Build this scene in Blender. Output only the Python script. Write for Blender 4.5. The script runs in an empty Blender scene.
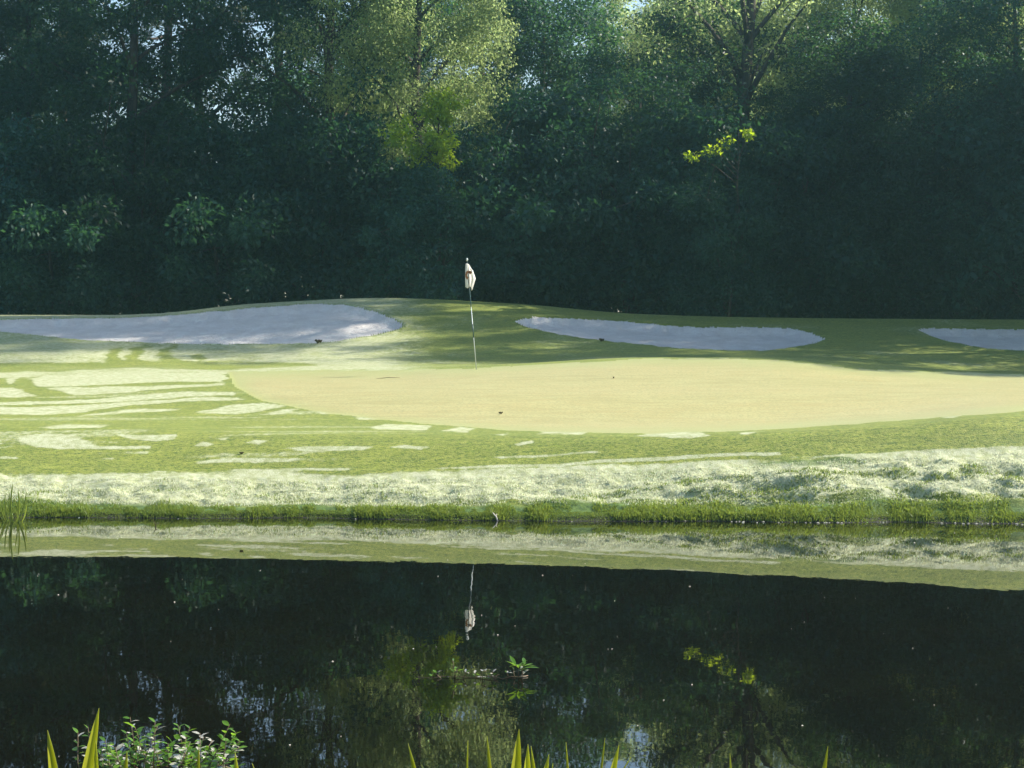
import bpy, math, random
import numpy as np
from mathutils import Vector

# ------------------------------------------------------------------ basics
F = 1700.0          # focal length in pixels of a 1024-wide frame
HC = 2.73           # eye height above the water
HY = 310.0          # row of the horizon
SUN_EL, SUN_AZ = math.radians(37), math.radians(74)
C = bpy.context.scene.collection
sc = bpy.context.scene
R = np.random.default_rng(11)


def wx(px, d):
    return (px - 512.0) * d / F


def wz(y, d):
    return HC - (y - HY) * d / F


# ------------------------------------------------------------------ mesh helpers
def build_mesh(name, verts, faces, attrs=None, smooth=True):
    """faces: list of int arrays (n,k); attrs: {name: per-vertex float array}"""
    me = bpy.data.meshes.new(name)
    verts = np.asarray(verts, dtype=np.float32)
    faces = [np.asarray(f, dtype=np.int32) for f in faces if len(f)]
    loops = np.concatenate([f.ravel() for f in faces])
    tot = np.concatenate([np.full(len(f), f.shape[1], dtype=np.int32) for f in faces])
    start = np.concatenate([[0], np.cumsum(tot)[:-1]]).astype(np.int32)
    me.vertices.add(len(verts))
    me.vertices.foreach_set('co', verts.ravel())
    me.loops.add(len(loops))
    me.loops.foreach_set('vertex_index', loops)
    me.polygons.add(len(tot))
    me.polygons.foreach_set('loop_start', start)
    me.polygons.foreach_set('loop_total', tot)
    me.update(calc_edges=True)
    if smooth:
        me.polygons.foreach_set('use_smooth', np.ones(len(tot), dtype=bool))
    for k, a in (attrs or {}).items():
        at = me.attributes.new(k, 'FLOAT', 'POINT')
        at.data.foreach_set('value', np.asarray(a, dtype=np.float32))
    me.validate()
    return me


def obj(name, me, mat=None, parent=None):
    o = bpy.data.objects.new(name, me)
    C.objects.link(o)
    if mat is not None:
        if len(me.materials) == 0:
            me.materials.append(mat)
    if parent is not None:
        o.parent = parent
    return o


def tag(o, label=None, cat=None, group=None, kind=None):
    if label: o['label'] = label
    if cat: o['category'] = cat
    if group: o['group'] = group
    if kind: o['kind'] = kind
    return o


def thing(name, loc, label, cat, group=None, rz=0.0, s=1.0):
    o = bpy.data.objects.new(name, None)
    C.objects.link(o)
    o.empty_display_size = 0.2
    o.location = loc
    o.rotation_euler = (0, 0, rz)
    o.scale = (s, s, s)
    return tag(o, label, cat, group)


def dup(root, loc, rz, s, label, cat, group):
    c = root.copy()
    C.objects.link(c)
    c.location = loc
    c.rotation_euler = (0, 0, rz)
    c.scale = s if hasattr(s, '__len__') else (s, s, s)
    for ch in list(root.children):
        k = ch.copy()
        C.objects.link(k)
        k.parent = c
    for key in ('group',):
        if key in c: del c[key]
    return tag(c, label, cat, group)


class Geo:
    """collects tubes, leaves and blades; builds one mesh"""
    def __init__(self):
        self.v, self.f, self.n = [], {}, 0
        self.a = []

    def add(self, v, f, a=None):
        v = np.asarray(v, dtype=np.float32).reshape(-1, 3)
        f = np.asarray(f, dtype=np.int64)
        self.f.setdefault(f.shape[1], []).append(f + self.n)
        self.v.append(v)
        self.a.append(np.zeros(len(v)) if a is None else np.broadcast_to(a, (len(v),)))
        self.n += len(v)

    def tube(self, pts, rad, seg=6):
        pts = np.asarray(pts, dtype=float)
        rad = np.broadcast_to(np.asarray(rad, dtype=float), (len(pts),))
        t = np.gradient(pts, axis=0)
        t /= np.linalg.norm(t, axis=1)[:, None] + 1e-9
        ref = np.array([0.13, 0.97, 0.2]) if abs(t[0][2]) > .7 else np.array([0, 0, 1.0])
        u = np.cross(t, ref); u /= np.linalg.norm(u, axis=1)[:, None] + 1e-9
        w = np.cross(t, u)
        ang = np.linspace(0, 2 * math.pi, seg, endpoint=False)
        ring = (np.cos(ang)[None, :, None] * u[:, None, :] + np.sin(ang)[None, :, None] * w[:, None, :])
        v = pts[:, None, :] + ring * rad[:, None, None]
        m = len(pts)
        i = np.arange(m - 1)[:, None] * seg
        j = np.arange(seg)[None, :]
        j2 = (j + 1) % seg
        q = np.stack([i + j, i + j2, i + seg + j2, i + seg + j], -1).reshape(-1, 4)
        v = np.concatenate([v.reshape(-1, 3), pts[:1], pts[-1:]])
        k = m * seg
        caps = [[b, a, k] for a, b in zip(range(seg), list(range(1, seg)) + [0])]
        caps += [[(m - 1) * seg + a, (m - 1) * seg + b, k + 1] for a, b in zip(range(seg), list(range(1, seg)) + [0])]
        base = self.n
        self.add(v, q)
        self.f.setdefault(3, []).append(np.array(caps) + base)

    def leaves(self, p, axis, normal, length, width, a=None):
        """one folded rhombic leaf per row"""
        axis = axis / (np.linalg.norm(axis, axis=1)[:, None] + 1e-9)
        side = np.cross(axis, normal); side /= np.linalg.norm(side, axis=1)[:, None] + 1e-9
        nrm = np.cross(side, axis)
        L = length[:, None]; W = width[:, None]
        p0 = p
        p1 = p + axis * L * .5 + side * W * .5 + nrm * L * .06
        p2 = p + axis * L - nrm * L * .10
        p3 = p + axis * L * .5 - side * W * .5 + nrm * L * .06
        v = np.stack([p0, p1, p2, p3], 1).reshape(-1, 3)
        q = np.arange(len(p) * 4).reshape(-1, 4)
        self.add(v, q, None if a is None else np.repeat(a, 4))

    def blades(self, p, h, w, lean, a=None):
        """curved grass blades: p (n,3) roots, lean (n,2) sideways tip offset as a share of h"""
        n = len(p)
        th = R.uniform(0, math.pi, n)
        s = np.stack([np.cos(th), np.sin(th), np.zeros(n)], 1) * (w[:, None] * .5)
        lv = np.concatenate([lean * h[:, None], np.zeros((n, 1))], 1)
        up = np.stack([np.zeros(n), np.zeros(n), h], 1)
        m = p + up * .55 + lv * .32
        t = p + up + lv
        v = np.stack([p - s, p + s, m - s * .75, m + s * .75, t], 1).reshape(-1, 3)
        k = np.arange(n)[:, None] * 5
        base = self.n
        self.add(v, np.concatenate([k, k + 1, k + 3, k + 2], 1), None if a is None else np.repeat(a, 5))
        self.f.setdefault(3, []).append(np.concatenate([k + 2, k + 3, k + 4], 1) + base)

    def mesh(self, name, smooth=True):
        v = np.concatenate(self.v)
        fs = [np.concatenate(x) for x in self.f.values()]
        return build_mesh(name, v, fs, {'tone': np.concatenate(self.a)}, smooth)


# ------------------------------------------------------------------ noise
def _hash(ix, iy, seed):
    n = (ix * 374761393 + iy * 668265263 + seed * 974711) & 0x7fffffff
    n = ((n ^ (n >> 13)) * 1274126177) & 0x7fffffff
    return ((n ^ (n >> 16)) & 0xffff) / 65535.0


def vnoise(x, y, seed=0):
    ix, iy = np.floor(x).astype(np.int64), np.floor(y).astype(np.int64)
    fx, fy = x - ix, y - iy
    fx = fx * fx * (3 - 2 * fx); fy = fy * fy * (3 - 2 * fy)
    a, b = _hash(ix, iy, seed), _hash(ix + 1, iy, seed)
    c, d = _hash(ix, iy + 1, seed), _hash(ix + 1, iy + 1, seed)
    return (a * (1 - fx) + b * fx) * (1 - fy) + (c * (1 - fx) + d * fx) * fy


def fbm(x, y, seed=0, o=3):
    s, amp, tot = 0, 1, 0
    for k in range(o):
        s = s + amp * vnoise(x * 2 ** k, y * 2 ** k, seed + k * 17)
        tot += amp; amp *= .5
    return s / tot


def sstep(a, b, x):
    t = np.clip((x - a) / (b - a), 0, 1)
    return t * t * (3 - 2 * t)


def pchip(xk, yk, x):
    """monotone cubic through (xk, yk); xk, yk (m,) ; x (n,)"""
    h = np.diff(xk); dl = np.diff(yk) / h
    m = np.zeros(len(xk))
    for i in range(1, len(xk) - 1):
        if dl[i - 1] * dl[i] > 0:
            w1, w2 = 2 * h[i] + h[i - 1], h[i] + 2 * h[i - 1]
            m[i] = (w1 + w2) / (w1 / dl[i - 1] + w2 / dl[i])
    m[0], m[-1] = dl[0], dl[-1]
    i = np.clip(np.searchsorted(xk, x) - 1, 0, len(h) - 1)
    t = (x - xk[i]) / h[i]
    t = np.clip(t, 0, 1)
    return ((2 * t ** 3 - 3 * t ** 2 + 1) * yk[i] + (t ** 3 - 2 * t ** 2 + t) * h[i] * m[i]
            + (-2 * t ** 3 + 3 * t ** 2) * yk[i + 1] + (t ** 3 - t ** 2) * h[i] * m[i + 1])


def poly_sd(poly, x, y, ys=3.0):
    """signed distance (positive inside) to a polygon, y stretched by ys"""
    P = np.array(poly, dtype=float); P[:, 1] *= ys
    y = y * ys
    inside = np.zeros(x.shape, bool)
    best = np.full(x.shape, 1e9)
    n = len(P)
    for i in range(n):
        (x1, y1), (x2, y2) = P[i], P[(i + 1) % n]
        cond = (y1 > y) != (y2 > y)
        with np.errstate(divide='ignore', invalid='ignore'):
            xi = (x2 - x1) * (y - y1) / (y2 - y1 + 1e-12) + x1
        inside ^= cond & (x < xi)
        dx, dy = x2 - x1, y2 - y1
        t = np.clip(((x - x1) * dx + (y - y1) * dy) / (dx * dx + dy * dy + 1e-9), 0, 1)
        best = np.minimum(best, np.hypot(x - x1 - t * dx, y - y1 - t * dy))
    return np.where(inside, best, -best)


# ------------------------------------------------------------------ materials
def new_mat(name):
    m = bpy.data.materials.new(name)
    m.use_nodes = True
    nt = m.node_tree
    return m, nt, nt.nodes['Principled BSDF'], nt.nodes['Material Output']


def node(nt, typ, **kw):
    n = nt.nodes.new(typ)
    for k, v in kw.items():
        if hasattr(n, k) and k not in ('inputs',):
            setattr(n, k, v)
        else:
            n.inputs[k].default_value = v
    return n


def mixc(nt, fac, a, b):
    n = nt.nodes.new('ShaderNodeMix'); n.data_type = 'RGBA'
    for idx, val in ((0, fac), (6, a), (7, b)):
        if isinstance(val, (int, float)):
            n.inputs[idx].default_value = val
        elif isinstance(val, tuple):
            n.inputs[idx].default_value = (*val, 1)
        else:
            nt.links.new(val, n.inputs[idx])
    return n.outputs[2]


def noise(nt, scale, detail=3, rough=.55, coord=None, sc3=None):
    if coord is None:
        coord = nt.nodes.new('ShaderNodeTexCoord').outputs['Object']
    if sc3:
        mp = nt.nodes.new('ShaderNodeMapping'); mp.inputs['Scale'].default_value = sc3
        nt.links.new(coord, mp.inputs['Vector']); coord = mp.outputs[0]
    n = nt.nodes.new('ShaderNodeTexNoise')
    n.inputs['Scale'].default_value = scale
    n.inputs['Detail'].default_value = detail
    n.inputs['Roughness'].default_value = rough
    nt.links.new(coord, n.inputs['Vector'])
    return n.outputs['Fac']


def ramp(nt, fac, a, b):
    n = nt.nodes.new('ShaderNodeMapRange')
    n.interpolation_type = 'SMOOTHSTEP'
    n.inputs['From Min'].default_value = a
    n.inputs['From Max'].default_value = b
    nt.links.new(fac, n.inputs['Value'])
    return n.outputs[0]


def attr(nt, name):
    n = nt.nodes.new('ShaderNodeAttribute'); n.attribute_name = name
    return n.outputs['Fac']


def bump(nt, height, bsdf, strength, dist):
    b = nt.nodes.new('ShaderNodeBump')
    b.inputs['Strength'].default_value = strength
    b.inputs['Distance'].default_value = dist
    nt.links.new(height, b.inputs['Height'])
    nt.links.new(b.outputs[0], bsdf.inputs['Normal'])


# turf: mown grass with dew lying on it where the mower has not been
def turf_material():
    m, nt, b, out = new_mat('turf')
    big = ramp(nt, noise(nt, .9, 4), .3, .7)
    fine = ramp(nt, noise(nt, 14, 4, .65), .32, .68)
    g1 = mixc(nt, big, (.15, .20, .018), (.25, .28, .035))
    grass = mixc(nt, fine, g1, (.29, .30, .06))
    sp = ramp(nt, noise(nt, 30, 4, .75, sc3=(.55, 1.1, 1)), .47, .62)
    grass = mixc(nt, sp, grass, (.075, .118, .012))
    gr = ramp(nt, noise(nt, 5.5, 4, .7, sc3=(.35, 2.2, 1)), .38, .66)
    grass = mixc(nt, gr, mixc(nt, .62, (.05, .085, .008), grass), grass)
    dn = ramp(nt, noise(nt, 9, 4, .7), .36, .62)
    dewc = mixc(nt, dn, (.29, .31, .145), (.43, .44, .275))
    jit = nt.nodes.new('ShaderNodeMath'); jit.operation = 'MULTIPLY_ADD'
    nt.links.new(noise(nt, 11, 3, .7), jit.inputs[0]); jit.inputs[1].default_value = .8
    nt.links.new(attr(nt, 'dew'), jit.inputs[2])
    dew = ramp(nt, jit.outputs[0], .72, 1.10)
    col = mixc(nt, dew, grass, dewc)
    rgh = mixc(nt, attr(nt, 'lush_shade'), col, mixc(nt, fine, (.035, .075, .012), (.09, .15, .022)))  # dark green grass, which also paints the shade in the bank hollows
    bare = mixc(nt, attr(nt, 'mud'), rgh, (.020, .021, .010))
    nt.links.new(bare, b.inputs['Base Color'])
    b.inputs['Roughness'].default_value = .62
    b.inputs['Specular IOR Level'].default_value = .2
    b.inputs['Sheen Weight'].default_value = .06
    b.inputs['Sheen Roughness'].default_value = .5
    bump(nt, noise(nt, 45, 3, .7), b, .55, .03)
    return m


def green_material():
    m, nt, b, out = new_mat('putting_green_turf')
    big = ramp(nt, noise(nt, .6, 5, .65, sc3=(.3, 1.6, 1)), .36, .64)
    mid = ramp(nt, noise(nt, 3.2, 5, .65, sc3=(.35, 2.0, 1)), .34, .66)
    c = mixc(nt, big, (.245, .202, .034), (.312, .242, .056))
    c = mixc(nt, mid, c, (.335, .292, .086))
    c = mixc(nt, ramp(nt, noise(nt, 22, 4, .75), .44, .64), c, (.185, .18, .032))
    c = mixc(nt, attr(nt, 'rim'), c, (.215, .25, .042))
    nt.links.new(c, b.inputs['Base Color'])
    b.inputs['Roughness'].default_value = .6
    b.inputs['Specular IOR Level'].default_value = .3
    b.inputs['Sheen Weight'].default_value = .2
    bump(nt, noise(nt, 60, 3, .7), b, .35, .012)
    return m


def sand_material():
    m, nt, b, out = new_mat('bunker_sand')
    c = mixc(nt, ramp(nt, noise(nt, 2.2, 5, .65), .3, .7), (.60, .55, .51), (.70, .66, .62))
    c = mixc(nt, ramp(nt, noise(nt, 28, 3), .5, .75), c, (.53, .48, .44))
    nt.links.new(c, b.inputs['Base Color'])
    b.inputs['Roughness'].default_value = .9
    b.inputs['Specular IOR Level'].default_value = .15
    bump(nt, noise(nt, 5, 6, .72), b, 1.0, .09)
    return m


def leaf_material(name, dark, light, trans, tw=.45, spec=.35, rough=.5, vary=False):
    m, nt, b, out = new_mat(name)
    c = mixc(nt, attr(nt, 'tone'), dark, light)
    c2 = mixc(nt, attr(nt, 'tone'), tuple(.7 * k for k in trans), trans)
    oi = nt.nodes.new('ShaderNodeObjectInfo')
    hs = nt.nodes.new('ShaderNodeHueSaturation')
    mr = nt.nodes.new('ShaderNodeMapRange'); mr.inputs['To Min'].default_value = .4; mr.inputs['To Max'].default_value = 2.1
    nt.links.new(oi.outputs['Random'], mr.inputs['Value']); nt.links.new(mr.outputs[0], hs.inputs['Value'])
    mh = nt.nodes.new('ShaderNodeMath'); mh.operation = 'MULTIPLY_ADD'; mh.inputs[1].default_value = .07; mh.inputs[2].default_value = .465
    nt.links.new(oi.outputs['Random'], mh.inputs[0]); nt.links.new(mh.outputs[0], hs.inputs['Hue'])
    nt.links.new(c, hs.inputs['Color'])
    if vary: c = hs.outputs[0]
    nt.links.new(c, b.inputs['Base Color'])
    b.inputs['Roughness'].default_value = rough
    b.inputs['Specular IOR Level'].default_value = spec
    t = nt.nodes.new('ShaderNodeBsdfTranslucent')
    nt.links.new(c2, t.inputs['Color'])
    mx = nt.nodes.new('ShaderNodeMixShader'); mx.inputs[0].default_value = tw
    nt.links.new(b.outputs[0], mx.inputs[1]); nt.links.new(t.outputs[0], mx.inputs[2])
    nt.links.new(mx.outputs[0], out.inputs['Surface'])
    return m


def bark_material(name, a, bcol):
    m, nt, b, out = new_mat(name)
    n1 = noise(nt, 7, 5, .7, sc3=(1, 1, .22))
    nt.links.new(mixc(nt, ramp(nt, n1, .35, .65), a, bcol), b.inputs['Base Color'])
    b.inputs['Roughness'].default_value = .9
    b.inputs['Specular IOR Level'].default_value = .2
    bump(nt, n1, b, .8, .06)
    return m


def plain(name, col, rough=.5, spec=.4, nz=.15):
    m, nt, b, out = new_mat(name)
    c = mixc(nt, ramp(nt, noise(nt, 40, 3), .3, .7), tuple(k * (1 - nz) for k in col), tuple(min(1, k * (1 + nz)) for k in col))
    nt.links.new(c, b.inputs['Base Color'])
    b.inputs['Roughness'].default_value = rough
    b.inputs['Specular IOR Level'].default_value = spec
    return m


M = {
    'turf': turf_material(), 'green': green_material(), 'sand': sand_material(),
    'shaded_oak_leaf': leaf_material('shaded_oak_leaf', (.007, .036, .028), (.020, .066, .044), (.07, .17, .04), vary=True),  # forest shade put into the colour: darker and bluer oak leaves
    'sun_leaf': leaf_material('sunlit_oak_leaf', (.10, .15, .045), (.20, .26, .085), (.50, .62, .23), .58),  # sunlight put into the colour: bright copy of the oak leaf
    'sunlit_lime_leaf': leaf_material('sunlit_lime_leaf', (.09, .15, .012), (.17, .25, .02), (.58, .76, .03), .6),  # glow of sun through the leaves put into a bright yellow-green
    'pine_leaf': leaf_material('pine_needle', (.03, .05, .022), (.07, .09, .035), (.16, .19, .06), .35),
    'shrub_leaf': leaf_material('shrub_leaf', (.006, .033, .028), (.016, .058, .042), (.05, .14, .04), vary=True),
    'reed': leaf_material('reed_leaf', (.14, .18, .015), (.27, .29, .035), (.70, .72, .07), .5, .4, .4),
    'grass_blade': leaf_material('grass_blade', (.07, .14, .018), (.19, .25, .04), (.34, .42, .06), .4),
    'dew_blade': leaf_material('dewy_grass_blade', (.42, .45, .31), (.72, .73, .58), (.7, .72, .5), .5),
    'marsh_leaf': leaf_material('marsh_leaf', (.05, .13, .015), (.12, .25, .03), (.28, .50, .04), .45, .5, .3),
    'shiny_leaf': plain('glare_pale_leaf', (.30, .29, .24), .2, .8),  # pale base colour stands in for glare on the leaves
    'stem': plain('brown_stem', (.09, .06, .03), .6),
    'bark': bark_material('dark_bark', (.03, .025, .02), (.085, .07, .055)),
    'pine_bark': bark_material('pine_bark', (.05, .036, .028), (.13, .10, .08)),
    'pole': plain('white_pole', (.50, .54, .54), .35, .5, .05),
    'pole_dark': plain('dark_green_pole', (.02, .06, .06), .4, .5, .05),
    'emblem': plain('brown_emblem', (.30, .13, .05), .8, .2, .2),
    'leaf_litter': plain('dead_leaf', (.06, .045, .02), .8, .2),
    'driftwood': plain('bleached_wood', (.55, .5, .43), .8, .2),
}


def cloth_material():
    m, nt, b, out = new_mat('flag_cloth')
    b.inputs['Base Color'].default_value = (.88, .87, .85, 1)
    b.inputs['Roughness'].default_value = .8
    t = nt.nodes.new('ShaderNodeBsdfTranslucent'); t.inputs['Color'].default_value = (.92, .90, .87, 1)
    mx = nt.nodes.new('ShaderNodeMixShader'); mx.inputs[0].default_value = .6
    nt.links.new(b.outputs[0], mx.inputs[1]); nt.links.new(t.outputs[0], mx.inputs[2])
    nt.links.new(mx.outputs[0], out.inputs['Surface'])
    bump(nt, noise(nt, 300, 2), b, .1, .002)
    return m


def water_material():
    m, nt, b, out = new_mat('pond_water')
    c = mixc(nt, ramp(nt, noise(nt, .7, 4), .35, .7), (.0028, .0017, .0002), (.0042, .0028, .0003))
    nt.links.new(c, b.inputs['Base Color'])
    b.inputs['Roughness'].default_value = .015
    b.inputs['IOR'].default_value = 1.34
    b.inputs['Coat Weight'].default_value = .55
    b.inputs['Coat Roughness'].default_value = .01
    b.inputs['Coat IOR'].default_value = 1.4
    bump(nt, noise(nt, 2.2, 3, .5, sc3=(1, .7, 1)), b, .08, .012)
    for l in list(nt.links):
        if l.to_socket.name == 'Normal' and l.to_node == b: nt.links.new(l.from_socket, b.inputs['Coat Normal'])
    return m


M['cloth'] = cloth_material()
M['water'] = water_material()

# ------------------------------------------------------------------ terrain from measured rows
# per column: (distance, image row) of waterline, bank top, edge, green front, green middle, green back, dip, mound foot, mound side, mound top, ridge
COLS = {
    0: [(22.3, 518), (23.62, 478), (25.5, 428), (28, 412), (31, 388), (35, 372), (37.5, 364), (39, 354), (41, 343), (46, 317), (47.5, 315)],
    128: [(22.3, 518), (23.55, 478), (25.4, 429), (27.8, 414), (30.8, 388), (35.2, 371), (37.5, 364), (39, 355.5), (41.5, 342.5), (46, 317), (47.5, 315)],
    256: [(22.3, 518), (23.47, 479), (25.0, 433), (26.8, 423), (30.5, 388), (35.5, 369), (37.5, 365), (39.5, 357), (42, 344), (46.5, 307), (48, 303.5)],
    384: [(22.15, 519.5), (23.35, 477), (24.75, 434), (26.5, 424), (30, 390), (35.2, 368), (37, 364), (39, 358), (42.5, 338), (47.2, 302), (48.3, 298)],
    512: [(22.0, 521), (23.3, 474), (24.5, 435), (26.3, 425), (29.5, 392), (34.8, 364), (36.5, 364), (38.5, 360), (43, 335), (47.5, 306), (48.5, 303.5)],
    640: [(21.95, 521.5), (23.3, 468), (24.2, 435), (26.2, 425), (29.5, 391), (35, 357.5), (36.5, 360), (38.5, 357.5), (42.5, 342), (47.2, 319), (48.2, 314)],
    768: [(21.9, 522), (23.28, 461), (24.0, 432), (26.2, 424), (29.5, 390), (35, 357), (36.5, 360), (38.5, 357), (42, 350), (47, 322.5), (48, 317.5)],
    896: [(21.8, 523), (23.29, 454.5), (24.0, 425), (26.3, 416), (29.8, 389), (35, 367), (36.5, 369), (38.5, 366), (42, 351), (47, 325), (48, 318.8)],
    1024: [(21.7, 524), (23.3, 448), (24.05, 416), (26.5, 405), (30, 388), (35, 373), (36.5, 374), (38.5, 371), (42, 353), (47, 325.5), (48, 319.5)],
}
COLS[-2600] = COLS[0]; COLS[-300] = COLS[0]; COLS[1324] = COLS[1024]; COLS[3600] = COLS[1024]
KP = np.array(sorted(COLS), dtype=float)
KD = np.array([[p[0] for p in COLS[int(k)]] for k in KP])
KH = np.array([[wz(p[1], p[0]) for p in COLS[int(k)]] for k in KP])
NF = KD.shape[1]


def profile(px):
    d = [pchip(KP, KD[:, i], np.array([px]))[0] for i in range(NF)]
    h = [pchip(KP, KH[:, i], np.array([px]))[0] for i in range(NF)]
    h[0] = 0.0
    dd = [d[0] - 3.0, d[0] - .5] + d + [51, 56, 62, 120, 400]
    hh = [-.9, -.22] + h + [h[-1] - .35, 1.9, 1.75, 1.75, 1.75]
    return np.array(dd), np.array(hh)


BUNKERS = [
    [(-60, 322), (0, 319.5), (60, 318.5), (120, 318), (180, 314.5), (230, 310), (270, 306.5), (310, 303.5), (345, 304.5), (375, 311), (396, 320), (404, 326), (398, 330), (370, 336), (340, 341), (315, 343.5), (280, 344.5), (200, 344.5), (140, 342.5), (80, 340.5), (40, 336), (0, 331.5), (-60, 327)],
    [(513, 321), (535, 317), (570, 318.5), (620, 321), (660, 325), (700, 327.5), (760, 327), (790, 328), (815, 334), (825, 340), (805, 346), (770, 351), (720, 351), (680, 349), (640, 345), (600, 341), (560, 335), (525, 327)],
    [(918, 330), (930, 328), (960, 329), (1024, 329.5), (1100, 330), (1160, 335), (1150, 350), (1080, 352), (1024, 351.5), (985, 349), (950, 342), (930, 336)],
]
GREEN = [(228, 371), (234, 386), (262, 401), (330, 413.5), (420, 423.5), (512, 430.5), (650, 433.5), (760, 430.5), (860, 423.5), (960, 416), (1024, 411.5), (1130, 404), (1180, 390), (1150, 376),
         (1024, 374.2), (930, 371.5), (850, 368.5), (800, 362), (740, 358.2), (640, 358.6), (560, 363), (470, 368.5), (340, 370)]
DEW = [
    [(28, 380), (45, 375), (110, 373), (227, 372), (228, 382), (180, 381.5), (110, 385), (40, 387.5)],
    [(40, 388.5), (120, 386), (200, 384), (228, 383), (225, 386), (180, 388), (120, 393), (75, 394.5)],
    [(-60, 386), (15, 388), (40, 396), (25, 398), (-60, 397)],
    [(3, 382), (12, 377), (24, 376), (15, 381), (10, 385)],
    [(-60, 402), (60, 401), (120, 396.5), (190, 391), (235, 392), (238, 395), (180, 397), (120, 402), (60, 404.5), (-60, 406)],
    [(-60, 408), (70, 406), (140, 401), (200, 397), (240, 397), (245, 400), (180, 402), (120, 407), (80, 413), (40, 415), (-60, 414)],
    [(75, 417), (130, 409), (185, 408), (170, 411), (110, 415)],
    [(195, 412), (230, 404), (262, 402), (288, 405.5), (265, 412), (235, 415), (200, 413)],
    [(285, 409), (306, 408.5), (282, 415), (271, 414)], [(308, 411), (348, 412), (325, 414)],
    [(35, 427), (60, 424.5), (110, 425), (95, 428), (50, 429)],
    [(14, 441), (22, 436), (45, 433.5), (80, 434), (88, 441), (100, 446), (150, 446.5), (150, 449), (60, 449.5), (28, 447)],
    [(104, 433), (130, 434.5), (180, 434), (175, 440), (155, 442), (130, 439)],
    [(190, 446), (200, 442), (213, 444), (205, 446.8)], [(243, 443), (252, 439), (268, 440), (260, 445)], [(213, 439), (230, 437.5), (226, 441)],
    [(278, 448), (330, 445.5), (372, 446), (360, 450.5), (310, 451.5)], [(190, 461), (230, 458), (310, 457.5), (290, 461), (200, 463.8)],
    [(225, 469), (300, 468), (350, 467), (345, 470), (240, 472)], [(-60, 455), (15, 456), (22, 459), (-60, 460)],
    [(80, 458), (120, 456.7), (118, 459.3)], [(95, 452), (152, 451.5), (150, 454)], [(135, 472), (175, 470.8), (178, 472.8)],
    [(352, 417), (400, 417), (396, 419.5), (355, 419.5)], [(369, 427), (385, 424), (432, 426), (424, 431), (380, 430)],
    [(442, 431), (458, 426), (474, 428), (464, 433)], [(386, 447), (400, 444.5), (427, 447), (420, 450)],
    [(492, 434), (513, 432.5), (506, 436)], [(510, 444), (533, 440), (534, 444), (515, 446)], [(533, 434.5), (545, 430), (594, 431), (585, 435)],
    [(630, 437), (655, 432), (700, 432), (712, 435), (690, 438.5)], [(735, 432.5), (763, 431), (745, 434.8)],
    [(490, 457.3), (600, 451), (604, 453), (500, 459)], [(430, 467), (560, 462.8), (690, 455), (780, 451.5), (785, 454.3), (690, 459), (560, 466.4), (440, 469)],
    [(835, 417), (880, 414), (862, 417.5)], [(935, 417), (968, 413.7), (952, 418)], [(420, 487), (424, 486), (426, 487)],
    [(270, 371), (470, 369), (470, 370), (270, 372.5)],
    [(650, 428), (740, 424), (742, 425), (660, 429.5)],
]
SWIRLS = [[(-60, 366), (60, 362.5), (110, 361), (124, 359), (150, 360.5), (260, 361), (320, 364.5), (228, 369.5), (130, 367), (60, 371), (-60, 373)], [(107, 355), (112, 348.5), (124, 346), (117, 353), (124, 361), (112, 360)], [(127, 354), (134, 347), (147, 345.5), (138, 353), (142, 361), (131, 359)],
          [(158, 355), (166, 347), (174, 346), (168, 353), (178, 361), (163, 360)], [(190, 357), (202, 353), (206, 356), (200, 360)]]

cols = np.concatenate([np.arange(-2500, -680, 60), np.arange(-680, -80, 12), np.arange(-80, 1105, 2.4), np.arange(1108, 1790, 12), np.arange(1800, 3560, 60)])
rows_u = np.concatenate([np.linspace(0, 1, 3)[:-1], np.linspace(1, 2, 4)[:-1]])
# rows: fixed share between neighbouring feature lines so the rows follow the bank
SUB = [3, 3, 40, 36, 36, 44, 26, 14, 12, 34, 52, 14, 8, 6, 4, 5, 4]
PX, DD, HH = [], [], []
for px in cols:
    dk, hk = profile(px)
    d = np.concatenate([np.linspace(dk[i], dk[i + 1], SUB[i], endpoint=False) for i in range(len(SUB) - 0) if i < len(dk) - 1] + [dk[-1:]])
    PX.append(np.full(len(d), px)); DD.append(d); HH.append(pchip(dk, hk, d))
PX, DD, HH = np.array(PX), np.array(DD), np.array(HH)
ROWS = DD.shape[1]
FSTART = np.cumsum([0] + SUB)          # row index of every feature line: water 2, bank top 3, edge 4, ...
rowf = np.interp(np.arange(ROWS), FSTART[:len(SUB) + 1], np.arange(len(SUB) + 1))[None, :] * np.ones_like(DD)
XX = wx(PX, DD)
YV = HY + (HC - HH) * F / DD            # image row of each vertex
# roughness of the bank: hummocks and hollows
bw = sstep(2.05, 2.5, rowf) * (1 - sstep(2.8, 3.25, rowf))
right = sstep(560, 800, PX) * (1 - sstep(1180, 1500, PX))
hum = (fbm(XX * 1.1, DD * 2.2, 3, 4) - .5)
hol = sstep(.47, .66, fbm(XX * 1.5 + 5, DD * 5.5, 21, 4)) * sstep(2.15, 2.4, rowf) * (1 - sstep(2.7, 3.1, rowf))
HH = HH + .028 * sstep(2.015, 2.06, rowf + (fbm(XX * 2.5, XX * 0 + 7, 44, 3) - .5) * .03) * (1 - sstep(2.35, 2.9, rowf))
big = fbm(XX * .75 + 9, DD * 3.6 + XX * .3, 45, 4) - .5
HH = HH + (.35 + .65 * right) * .46 * big * sstep(2.12, 2.35, rowf) * (1 - sstep(2.62, 2.98, rowf))
HH = HH + bw * (hum * .12 + (fbm(XX * 6, DD * 6, 8, 2) - .5) * .05)
DD2 = DD + 0.0
HH = HH - hol * right * .035 - .03 * sstep(.5, .7, fbm(XX * 2.3, DD * 7, 23, 3)) * bw
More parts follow.
